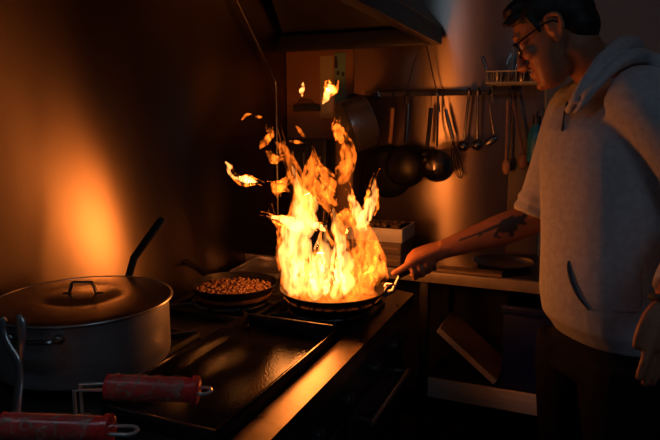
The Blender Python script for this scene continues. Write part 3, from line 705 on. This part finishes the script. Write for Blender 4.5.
# palm over the top and far side of the handle
def ringpalm(c, a, b_, xa, ya): return [c + xa * (a * math.cos(t)) + ya * (b_ * math.sin(t)) for t in [2 * math.pi * k / 18 for k in range(18)]]
pv = (HP(.1, 0, .03) - WRR).normalized()
ya = (near * .5 + upn * .85).normalized(); xa = pv.cross(ya).normalized(); ya = xa.cross(pv)
body.loft([ringpalm(WRR - pv * .01, .030, .026, xa, ya), ringpalm(WRR.lerp(HP(.08, -.004, .022), .35), .036, .024, xa, ya), ringpalm(WRR.lerp(HP(.08, -.006, .024), .7), .040, .022, xa, ya), ringpalm(HP(.088, -.008, .024), .040, .019, xa, ya), ringpalm(HP(.112, -.008, .022), .032, .015, xa, ya), ringpalm(HP(.122, -.008, .020), .018, .01, xa, ya)])
for i, (s, l) in enumerate(((.120, 1), (.097, 1.06), (.074, 1.0), (.053, .9))):
    r = (.0105, .0108, .0102, .0092)[i]
    body.stube([HP(s - .006, -.006, .026), HP(s, -.026, .014), HP(s, -.027, -.008), HP(s - .001, -.010, -.026), HP(s - .003, .014, -.024 * l), HP(s - .006, .027, -.006), HP(s - .008, .022, .008)], [r, r * 1.06, r * 1.04, r * 1.02, r * 1.0, r * .98, r * .8], 5, 12)
body.stube([WRR + pv * .02 + near * .014, HP(.088, .018, .022), HP(.122, .016, .021), HP(.15, .010, .017), HP(.172, .006, .0155), HP(.178, .005, .014)], [.015, .0155, .0125, .0115, .0095, .006], 5, 12)
# left hand hanging
fdn = (at(652, 398, d=1.21) - WRL).normalized(); sx_ = (RT * .88 + FW * .45).normalized(); sx_ = (sx_ - fdn * sx_.dot(fdn)).normalized(); nx_ = sx_.cross(fdn).normalized()
def LP(s, f, n=0): return WRL + fdn * f + sx_ * s + nx_ * n
body.loft([[LP(.028 * math.cos(t) * k1 + o_, f, .017 * math.sin(t)) for t in [2 * math.pi * k / 18 for k in range(18)]] for f, k1, o_ in ((-.01, .95, 0), (.02, 1.1, -.002), (.05, 1.42, -.002), (.08, 1.5, 0), (.098, 1.4, 0), (.106, 1.1, 0))])
for i, (o_, ln) in enumerate(((-.034, .068), (-.012, .078), (.011, .074), (.033, .058))):
    r = .0098 if i < 3 else .0085
    ct_ = 1 if nx_.dot(TF) > 0 else -1
    body.stube([LP(o_ * .9, .085), LP(o_, .104, .002), LP(o_ * 1.02, .104 + ln * .42, .004), LP(o_ * 1.0, .104 + ln * .75, .009), LP(o_ * .98, .104 + ln, .014)], [r * 1.1, r * 1.08, r, r * .92, r * .7], 5, 12)
body.stube([LP(-.022, .015, .004), LP(-.038, .045, .010), LP(-.044, .075, .016), LP(-.044, .104, .020), LP(-.043, .112, .021)], [.014, .0135, .0115, .010, .007], 5, 12)
# wristband
MB().tube([WRL + sx_ * (.034 * math.cos(t)) + nx_ * (.030 * math.sin(t)) for t in [2 * math.pi * k / 28 for k in range(28)]], .007, 8, closed=True).build('wristband', M['cord'], cook)
# legs
HIPC = at(602, 345, d=1.58)
for s in (-1, 1):
    h0 = HIPC + TL * (.078 * s) + RT * .008; f0 = V((h0.x + .03 + TL.x * .03 * s, h0.y + TL.y * .03 * s, .08))
    body.stube([h0 + V((0, 0, .03)), h0 + V((0, 0, -.2)), h0.lerp(f0, .52), h0.lerp(f0, .7), f0], [.068, .07, .058, .055, .04], 5, 14)
    body.tube([f0 + V((0, 0, -.02)) - TF * .04, f0 + V((0, 0, -.04)) + TF * .1, f0 + V((0, 0, -.05)) + TF * .17], [.04, .036, .025], 12, flat=.7)
me = remeshed(body, 'person_body', .0042, 3, .5)
# tattoo on the forearm: strokes laid out along the arm (t) and across it (w)
att = me.attributes.new('ink', 'FLOAT', 'POINT')
aL = (WRR - ELR).length; wv = (UP - ax_r * UP.dot(ax_r)).normalized(); ov = ax_r.cross(wv); ov = ov if ov.dot(FW) < 0 else -ov
strokes = [((.13, .010), (.30, .016), .011), ((.22, -.006), (.34, -.001), .010), ((.12, .010), (.06, .019), .006), ((.26, -.004), (.27, -.022), .007), ((.30, .016), (.52, .012), .0045), ((.52, .012), (.82, .010), .0028), ((.36, .008), (.44, -.012), .004), ((.44, -.012), (.40, -.020), .003), ((.17, .006), (.10, -.004), .004), ((.56, .010), (.60, .004), .003), ((.33, .014), (.20, .024), .006)]
for v in me.vertices:
    r_ = v.co - ELR; t = r_.dot(ax_r) / aL; ink = 0.
    if -.1 < t < 1.05 and (r_ - ax_r * (t * aL)).length < .07:
        q = r_ - ax_r * (t * aL); wq = q.dot(wv)
        if q.dot(ov) > 0.004:
            for (a, b_, r) in strokes:
                p0 = V((a[0] * aL, a[1])); p1 = V((b_[0] * aL, b_[1])); pq = V((t * aL, wq))
                dd_ = p1 - p0; tt = max(0, min(1, (pq - p0).dot(dd_) / dd_.length_squared))
                ds = (pq - p0 - dd_ * tt).length
                ink = max(ink, max(0, min(1, (r + .002 - ds) / .003)))
    att.data[v.index].value = ink
sk_ = mat('skin', (.31, .12, .06), .5, 0, .08, 25, .1, 180, spec=.35)
nt = sk_.node_tree; b = nt.nodes['Principled BSDF']; at_ = nt.nodes.new('ShaderNodeAttribute'); at_.attribute_name = 'ink'
mx = nt.nodes.new('ShaderNodeMix'); mx.data_type = 'RGBA'; src = b.inputs['Base Color'].links[0].from_socket
nt.links.new(at_.outputs['Fac'], mx.inputs[0]); nt.links.new(src, mx.inputs[6]); mx.inputs[7].default_value = (.03, .028, .03, 1); nt.links.new(mx.outputs[2], b.inputs['Base Color'])
link_mesh('body', me, sk_, cook, 180)
# eyes
for s in (-1, 1):
    ey = MB().ell(H(.0745, .031 * s, .004), (.0115, .0115, .0105), HR, 16).build('eye', M['eye'], cook)
    MB().ell(H(.0835, .031 * s, .002), (.004, .005, .005), HR, 12).build('iris', M['cord'], ey)
    MB().tube([H(.090, .012 * s, .036), H(.091, .03 * s, .040), H(.078, .05 * s, .034)], [.003, .0035, .002], 8, flat=.6).build('eyebrow', M['hair'], cook)
# hair
hb = MB()
def hh(c, r, rot=None): hb.ell(H(*c), r, HR @ rot if rot else HR, 28)
hh((-.014, 0, .054), (.1, .079, .080)); hh((-.048, 0, .03), (.064, .0765, .075)); hh((-.058, 0, -.008), (.050, .064, .06)); hh((.050, 0, .094), (.048, .065, .035))
for s in (-1, 1):
    hb.tube([H(.026, .066 * s, .06), H(.022, .069 * s, .03), H(.02, .0685 * s, .006)], [.016, .011, .006], 10, flat=.6)
rnd = random.Random(4)
for k in range(70):
    a = rnd.uniform(-.058, .058); x0_ = rnd.uniform(-.05, .075)
    p = V((x0_, a, .108 + .022 * (1 - (a / .06) ** 2) - .25 * max(0, x0_ - .02)))
    if k < 34: p = V((rnd.uniform(.062, .085), a, .088 - abs(a) * .25))
    dr_ = V((rnd.uniform(.008, .018), rnd.uniform(-.010, .010), rnd.uniform(-.010, .006)))
    hb.tube([H(*(p - dr_ * .6)), H(*(p + dr_ * .4)), H(*(p + dr_ * 1.0))], [.009, .006, .0035], 8)
hm_ = remeshed(hb, 'hair', .0036, 2, .5)
link_mesh('hair', hm_, M['hair'], cook, 180)
# glasses
gl = thing('glasses', None, None, HO); gl.parent = None
bpy.data.objects.remove(gl)
g = MB()
for s in (-1, 1):
    pts = [H(.099 - .004 * abs(math.cos(t)) - .010 * (1 if math.cos(t) * s > 0 else 0) * abs(math.cos(t)), .033 * s + .026 * math.cos(t), .002 + .019 * math.sin(t)) for t in [2 * math.pi * k / 24 for k in range(24)]]
    g.tube(pts, .0024, 8, closed=True)
    g.tube([H(.092, .058 * s, .012), H(.05, .073 * s, .014), H(.0, .079 * s, .017), H(-.02, .081 * s, .012), H(-.036, .079 * s, -.008)], [.0026, .0024, .0022, .002, .002], 8)
g.tube([H(.099, -.009, .006), H(.103, 0, .009), H(.099, .009, .006)], .0022, 8)
go = g.build('glasses', M['glasses'], cook)
for s in (-1, 1):
    MB().loft([[H(.0965 - .006 * abs(math.cos(t)) + dx, .033 * s + .0245 * math.cos(t), .002 + .0175 * math.sin(t)) for t in [2 * math.pi * k / 24 for k in range(24)]] for dx in (0, .001)]).build('lens', M['lens'], go)

# sweatshirt: torso, sleeves, hem; hood laid back round the neck
hd_ = MB()
hd_.loft([tsec(612, 336, .122, .160), tsec(612, 331, .128, .164), tsec(607, 318, .142, .176), tsec(605, 296, .146, .178), tsec(605, 250, .142, .174), tsec(605, 200, .142, .176), tsec(606, 160, .148, .178), tsec(610, 130, .146, .178), tsec(616, 108, .128, .17), tsec(619, 92, .105, .15), tsec(617, 80, .085, .12)])
hd_.stube([SHL - TL * .05 + V((0, 0, .0)), SHL + V((0, 0, -.015)), SHL.lerp(ELL_, .5), ELL_, ELL_.lerp(WRL, .5), WRL.lerp(ELL_, .1)], [.083, .082, .074, .068, .054, .044], 6, 20)
hd_.stube([SHR - TL * -.05, SHR, SHR.lerp(ELR, .55), SHR.lerp(ELR, .93)], [.08, .078, .066, .058], 6, 20)
ua = (ELR - SHR).normalized()
for k, (f, r) in enumerate(((.84, .058), (.93, .060))):
    c = SHR.lerp(ELR, f); u = ua.orthogonal().normalized(); v_ = ua.cross(u)
    hd_.tube([c + (u * math.cos(t) + v_ * math.sin(t)) * (r - .004) for t in [2 * math.pi * q / 28 for q in range(28)]], [.0125 + .002 * math.sin(3 * q) for q in range(28)], 10, closed=True)
hm_ = remeshed(hd_, 'sweatshirt', .007, 5, .5)
hood_me = hm_
bvh = BVHTree.FromPolygons([v.co.copy() for v in hm_.vertices], [tuple(p.vertices) for p in hm_.polygons])
def onbody(px, py, lift=.002):
    v = (FW + RT * ((px - 330) / 600) + UP * ((220 - py) / 600)).normalized()
    h = bvh.ray_cast(EYE, v)
    return (h[0] + h[1] * lift) if h[0] else at(px, py, d=1.45)
sw = link_mesh('sweatshirt', hm_, M['hoodie'], cook, 180)
# hood
hh_ = MB()
ring = [(569, 110, 1.50, .009), (576, 97, 1.475, .012), (588, 79, 1.465, .015), (603, 60, 1.49, .020), (618, 48, 1.55, .026), (629, 46, 1.61, .030), (632, 50, 1.68, .030), (621, 58, 1.74, .026), (604, 71, 1.74, .020), (586, 88, 1.69, .015), (573, 104, 1.60, .010)]
hq = spline([(*at(x, y, d=d), r) for x, y, d, r in ring] + [(*at(568, 110, d=1.50), .012)], 5)
hh_.tube([q[:3] for q in hq[:-1]], [q[3] for q in hq[:-1]], 14, closed=True)
hh_.loft([tsec(628, 56, .03, .10, 1.63), tsec(640, 74, .055, .125, 1.63), tsec(652, 104, .06, .12, 1.63), tsec(660, 140, .04, .08, 1.63), tsec(664, 155, .015, .04, 1.63)])
h2 = [(574, 114, 1.475, .006), (584, 102, 1.45, .009), (599, 83, 1.44, .012), (617, 65, 1.46, .016), (638, 56, 1.52, .021), (654, 62, 1.60, .021)]
hh_.stube([at(x, y, d=d) for x, y, d, r in h2], [r for *_, r in h2], 5, 12)
link_mesh('hood', remeshed(hh_, 'hood', .0055, 4, .5), M['hoodie'], sw, 180)
# drawcord, pocket opening, sleeve seam
MB().stube([onbody(569, 104, .008), onbody(566, 112, .004), onbody(564.5, 122, .004), onbody(563.5, 131, .004)], [.003, .0028, .0028, .0035], 5, 8).build('drawcord', M['cord'], sw)
MB().stube([onbody(*p, .0015) for p in ((569, 261), (569.5, 270), (573, 283), (579, 296), (587, 307), (590, 310))], [.003, .006, .0065, .006, .004, .002], 5, 10, flat=.6).build('pocket_opening', M['cord'], sw)
pk = MB(); rows = []
for i in range(9):
    row = []
    for j in range(7):
        t = i / 8; px = (572 + 22 * t ** 1.2) * (1 - j / 6) + 640 * j / 6; py = 262 + 48 * t; py = py * (1 - j / 6) + (268 + 44 * t) * j / 6
        row.append(onbody(px, py, .004))
    rows.append(row)
bmv = [[pk.bm.verts.new(p) for p in r] for r in rows]
for i in range(8):
    for j in range(6): pk.bm.faces.new((bmv[i][j], bmv[i][j + 1], bmv[i + 1][j + 1], bmv[i + 1][j]))
bmesh.ops.solidify(pk.bm, geom=list(pk.bm.faces), thickness=.004)
pk.build('pocket', M['hoodie'], sw, 60)
# trousers, shoes
pb = MB()
pb.loft([tsec(611, 318, .114, .15), tsec(610, 345, .122, .165), tsec(606, 372, .125, .175)])
for s in (-1, 1):
    h0 = HIPC + TL * (.092 * s); f0 = V((h0.x + .03 + TL.x * .03 * s, h0.y + TL.y * .03 * s, .05))
    pb.stube([h0 + V((0, 0, .0)), h0 + V((0, 0, -.12)), h0.lerp(f0, .5), h0.lerp(f0, .8), f0], [.11, .108, .085, .075, .07], 5, 18)
link_mesh('trousers', remeshed(pb, 'trousers', .009, 4, .5), M['pants'], cook, 180)
for s in (-1, 1):
    h0 = HIPC + TL * (.092 * s); f0 = V((h0.x + .03 + TL.x * .03 * s, h0.y + TL.y * .03 * s, 0))
    b = MB()
    b.loft([[f0 + TF * f + TL * (wd * math.cos(t)) + V((0, 0, max(0.001, zc_ + hz * math.sin(t)))) for t in [2 * math.pi * k / 16 for k in range(16)]] for f, wd, zc_, hz in ((-.09, .022, .035, .03), (-.07, .038, .04, .04), (0, .042, .05, .05), (.08, .048, .038, .036), (.14, .045, .03, .029), (.175, .02, .025, .02))])
    b.build('shoe', M['plastic_black'], cook)
# ------------------------------------------------------------------ the flames: thin glowing volumes, each tongue its own closed body
FD = 1.905
fire = thing('flames', 'tall orange and yellow flames leaping out of the frying pan', 'fire', (PANC.x, PANC.y, ZP + .02))
def flame_mat(strength, hot=0, seed=0., scale=26, lo=.03):
    m = bpy.data.materials.new('flame_glow'); m.use_nodes = True; nt = m.node_tree; nt.nodes.clear()
    N = nt.nodes.new; L = nt.links.new
    o = N('ShaderNodeOutputMaterial'); e = N('ShaderNodeEmission')
    tc = N('ShaderNodeTexCoord'); mp = N('ShaderNodeMapping'); L(tc.outputs['Object'], mp.inputs[0])
    mp.inputs['Location'].default_value = (seed, seed * 1.7, seed * .3); mp.inputs['Scale'].default_value = (1, 1, .36)
    n = N('ShaderNodeTexNoise'); n.inputs['Scale'].default_value = scale; n.inputs['Detail'].default_value = 2.5; n.inputs['Distortion'].default_value = 1.6
    L(mp.outputs[0], n.inputs['Vector'])
    r = N('ShaderNodeMapRange'); r.interpolation_type = 'SMOOTHSTEP'
    r.inputs[1].default_value = .38; r.inputs[2].default_value = .62; r.inputs[3].default_value = strength * lo; r.inputs[4].default_value = strength * 2.1
    L(n.outputs['Fac'], r.inputs[0]); L(r.outputs[0], e.inputs[1])
    e.inputs[0].default_value = (1, .165 + .165 * hot, .011 + .058 * hot, 1)
    L(e.outputs[0], o.inputs['Volume'])
    return m
rf = random.Random(11)
def tongue(pts, s, off=0., name='flame_tongue', hot=0):
    q = spline(pts, 7); P = []; R = []; p1, p2 = rf.uniform(0, 6), rf.uniform(0, 6)
    for i, (x, y, w_) in enumerate(q):
        P.append(at(x + .2 * w_ * math.sin(i * .7 + p1), y, d=FD + off + .012 * math.sin(i * .35 + off * 90)))
        R.append(max(.0004, w_ * (1 + .10 * math.sin(i * .8 + p2) + .05 * math.sin(i * 1.7 + p1)) * FD / 600))
    wm = sum(sorted(R)[len(R) // 2:]) / (len(R) - len(R) // 2)
    m = MB(); m.tube(P, R, 14, flat=.75, udir=RT)
    o = m.build(name, flame_mat(s * (1.2 + .15 * hot) / (1.5 * wm), hot, off * 40 + len(pts), 24 if wm > .008 else 32), fire, 180)
    return o
def wisps(pts, s, off):
    """thin ragged licks running beside a tongue"""
    n = len(pts); dx, dy = pts[-1][0] - pts[0][0], pts[-1][1] - pts[0][1]; L_ = math.hypot(dx, dy); nx, ny = -dy / L_, dx / L_
    for sd in (-1, 1):
        t0 = rf.uniform(.0, .35); q = []; ph = rf.uniform(0, 6); k_ = rf.uniform(.5, .95); ex = rf.uniform(.02, .22)
        for i in range(7):
            t = t0 + (1 + ex - t0) * i / 6; u = min(t, 1) * (n - 1); j = min(int(u), n - 2); f = u - j
            x, y, w_ = [pts[j][c] * (1 - f) + pts[j + 1][c] * f for c in range(3)]
            if t > 1: x += dx * (t - 1); y += dy * (t - 1)
            o_ = sd * (w_ * k_ + 1.2) + 1.6 * math.sin(ph + t * 7)
            q.append((x + nx * o_, y + ny * o_, max(.35, (w_ * .3 + .7) * math.sin(math.pi * (.08 + .88 * i / 6)))))
        tongue(q, s * rf.uniform(.45, .8), off + rf.uniform(-.03, .03), 'flame_wisp', 0)
T = [
 ([(284,289,1),(283,276,3.5),(281,258,4),(282,240,4),(279,226,3),(273,217,1)], .7, .02),
 ([(312,296,8),(311,275,10),(312,262,6),(313,250,1)], .6, .04),
 ([(331,297,9),(333,280,9),(331,266,6),(330,256,1)], .5, .05),
 ([(351,296,9),(350,282,8),(352,270,5),(350,260,1)], .6, -.04),
 ([(366,291,8),(369,278,8),(368,264,5),(371,252,1)], .5, .04),
 ([(292,294,4),(287,279,5.5),(286,256,7),(289,236,8),(296,216,8),(299,198,5),(296,180,3),(292,166,1)], 1.5, .03),
 ([(298,228,8),(288,221,6),(279,218,3.5),(272,217,1.8),(267,216,.5)], 1.8, .0),
 ([(303,293,7),(300,272,10),(298,252,11),(302,232,11),(307,212,10),(309,200,7),(303,192,4),(301,185,1)], 1.6, -.03),
 ([(312,224,8),(305,204,7),(299,188,6),(294,172,5),(288,156,4),(284,146,2),(283,141,.8)], .7, .0),
 ([(320,296,9),(318,281,10),(322,263,10),(326,249,7),(324,236,4),(326,225,1)], 1.3, -.02),
 ([(340,295,9),(343,281,10),(345,264,8),(341,247,6),(337,230,5),(334,214,2),(333,208,.6)], 1.2, .0),
 ([(374,285,4),(379,272,7),(373,256,10),(365,240,9),(358,224,8),(353,212,4),(352,206,1)], .85, .0),
 ([(360,228,6),(366,216,6.5),(371,204,5.5),(375,191,3.5),(374,178,.8)], 1.8, .0),
 ([(363,226,6),(357,211,5),(352,199,3.5),(348,188,.8)], 1.6, .01),
 ([(339,234,9),(343,221,8),(346,213,4),(345,208,1)], 1.0, .02),
 ([(355,294,13),(358,277,14),(360,259,10),(363,244,5),(362,234,1)], .55, .03),
 ([(292,294,12),(297,274,13),(300,252,10),(299,236,3)], .6, .05),
 ([(325,231,1),(320,227,3.5),(313,224,3.5),(307,219,1)], 1.8, -.04),
 ([(341,184,3),(345,176,5.5),(347,163,6),(347,150,5.5),(348,140,3),(346,133,.8)], .55, .02),
 ([(341,143,1.5),(340,138,4),(338,130,4.5),(337,124,2),(337,120,.6)], .8, .0),
 ([(338,182,1),(343,172,5),(347,162,4),(349,152,1)], .6, .0),
 ([(304,200,5),(310,186,6),(312,172,5.5),(314,160,4),(313,150,1)], .8, .02),
 ([(324,196,4),(330,186,5.5),(325,175,5),(320,166,2),(319,160,.6)], .75, .0),
 ([(316,180,2),(318,190,6),(324,200,5),(329,212,2)], .7, -.02),
 ([(260,149,1),(265,142,3.5),(271,135,3.5),(269,127,.8)], .55, .02),
 ([(266,151,1),(272,157,4),(278,160,3.5),(283,158,1)], .5, .0),
 ([(290,141,1),(296,142,2.6),(303,143,.8)], .5, .0),
 ([(296,126,.8),(301,132,2.4),(305,138,.8)], .4, .0),
 ([(276,142,1),(280,146,3),(284,150,3),(290,157,1)], .3, .0),
 ([(226,162,1),(229,167,2.6),(230,174,1.7),(237,178.5,2.2),(245,179,5),(252,181,3),(257,182,.8)], 1.8, .0),
 ([(242,120,.8),(246,115,1.8),(252,114,.8)], .35, .0),
 ([(255,116,.8),(259,117,1.8),(263,117,.8)], .35, .0),
 ([(302,96,.8),(302,91,2.4),(303,86,1.6),(303,82,.5)], 1.5, .0),
 ([(323,104,.6),(326,98,3.2),(330,90,4.2),(329,83,1),(329,81,.4)], 1.8, .0),
 ([(330,97,.8),(335,91,2.6),(338,84,1.2),(338,80,.4)], .9, .0),
 ([(289,192,1),(283,188,4.5),(276,187,4),(271,182,1)], .75, .0),
 ([(277,198,1),(278,190,4),(284,182,4),(290,176,1)], .5, .02),
 ([(336,206,2),(330,196,4),(326,186,3),(318,178,1)], .6, .03),
 ([(366,262,6),(371,250,6),(374,241,4),(372,234,1)], .6, -.03),
 ([(384,284,2),(385,275,3),(380,266,4),(375,256,2)], .6, .0),
]
for p, s, o in T:
    tongue(p, s, o, hot=1 if s > 1.1 else 0)
    if max(q[2] for q in p) > 3.4: wisps(p, s, o)
# fine bright filaments in the body of the fire
for k in range(46):
    x0 = rf.uniform(289, 377); half = math.sqrt(max(0, 1 - ((x0 - 332) / 52) ** 2)); hgt = rf.uniform(18, 62) * (.45 + .55 * half)
    y0 = rf.uniform(280, 297 if abs(x0 - 332) < 30 else 288); ph = rf.uniform(0, 6); am = rf.uniform(2, 6); wd = rf.uniform(1.2, 3.6); ln = rf.uniform(-8, 10)
    pts = [(x0 + am * math.sin(ph + t * 4.2) * t + ln * t, y0 - hgt * t, max(.4, wd * math.sin(math.pi * (.12 + .86 * t)))) for t in (0, .2, .4, .6, .8, 1)]
    tongue(pts, rf.uniform(.4, 1.3) * (1.1 if x0 < 345 else .5), rf.uniform(-.09, .09), 'flame_filament', hot=1 if x0 < 345 else 0)
# burning film over the pan floor
b = MB(); b.lathe([(.001, .004), (PNR * .84, .004), (PNR * .90, .016), (PNR * .5, .024), (.001, .026)], (PANC.x, PANC.y, ZP + .022), None, 48)
b.build('burning_oil', flame_mat(18, 0), fire, 180)
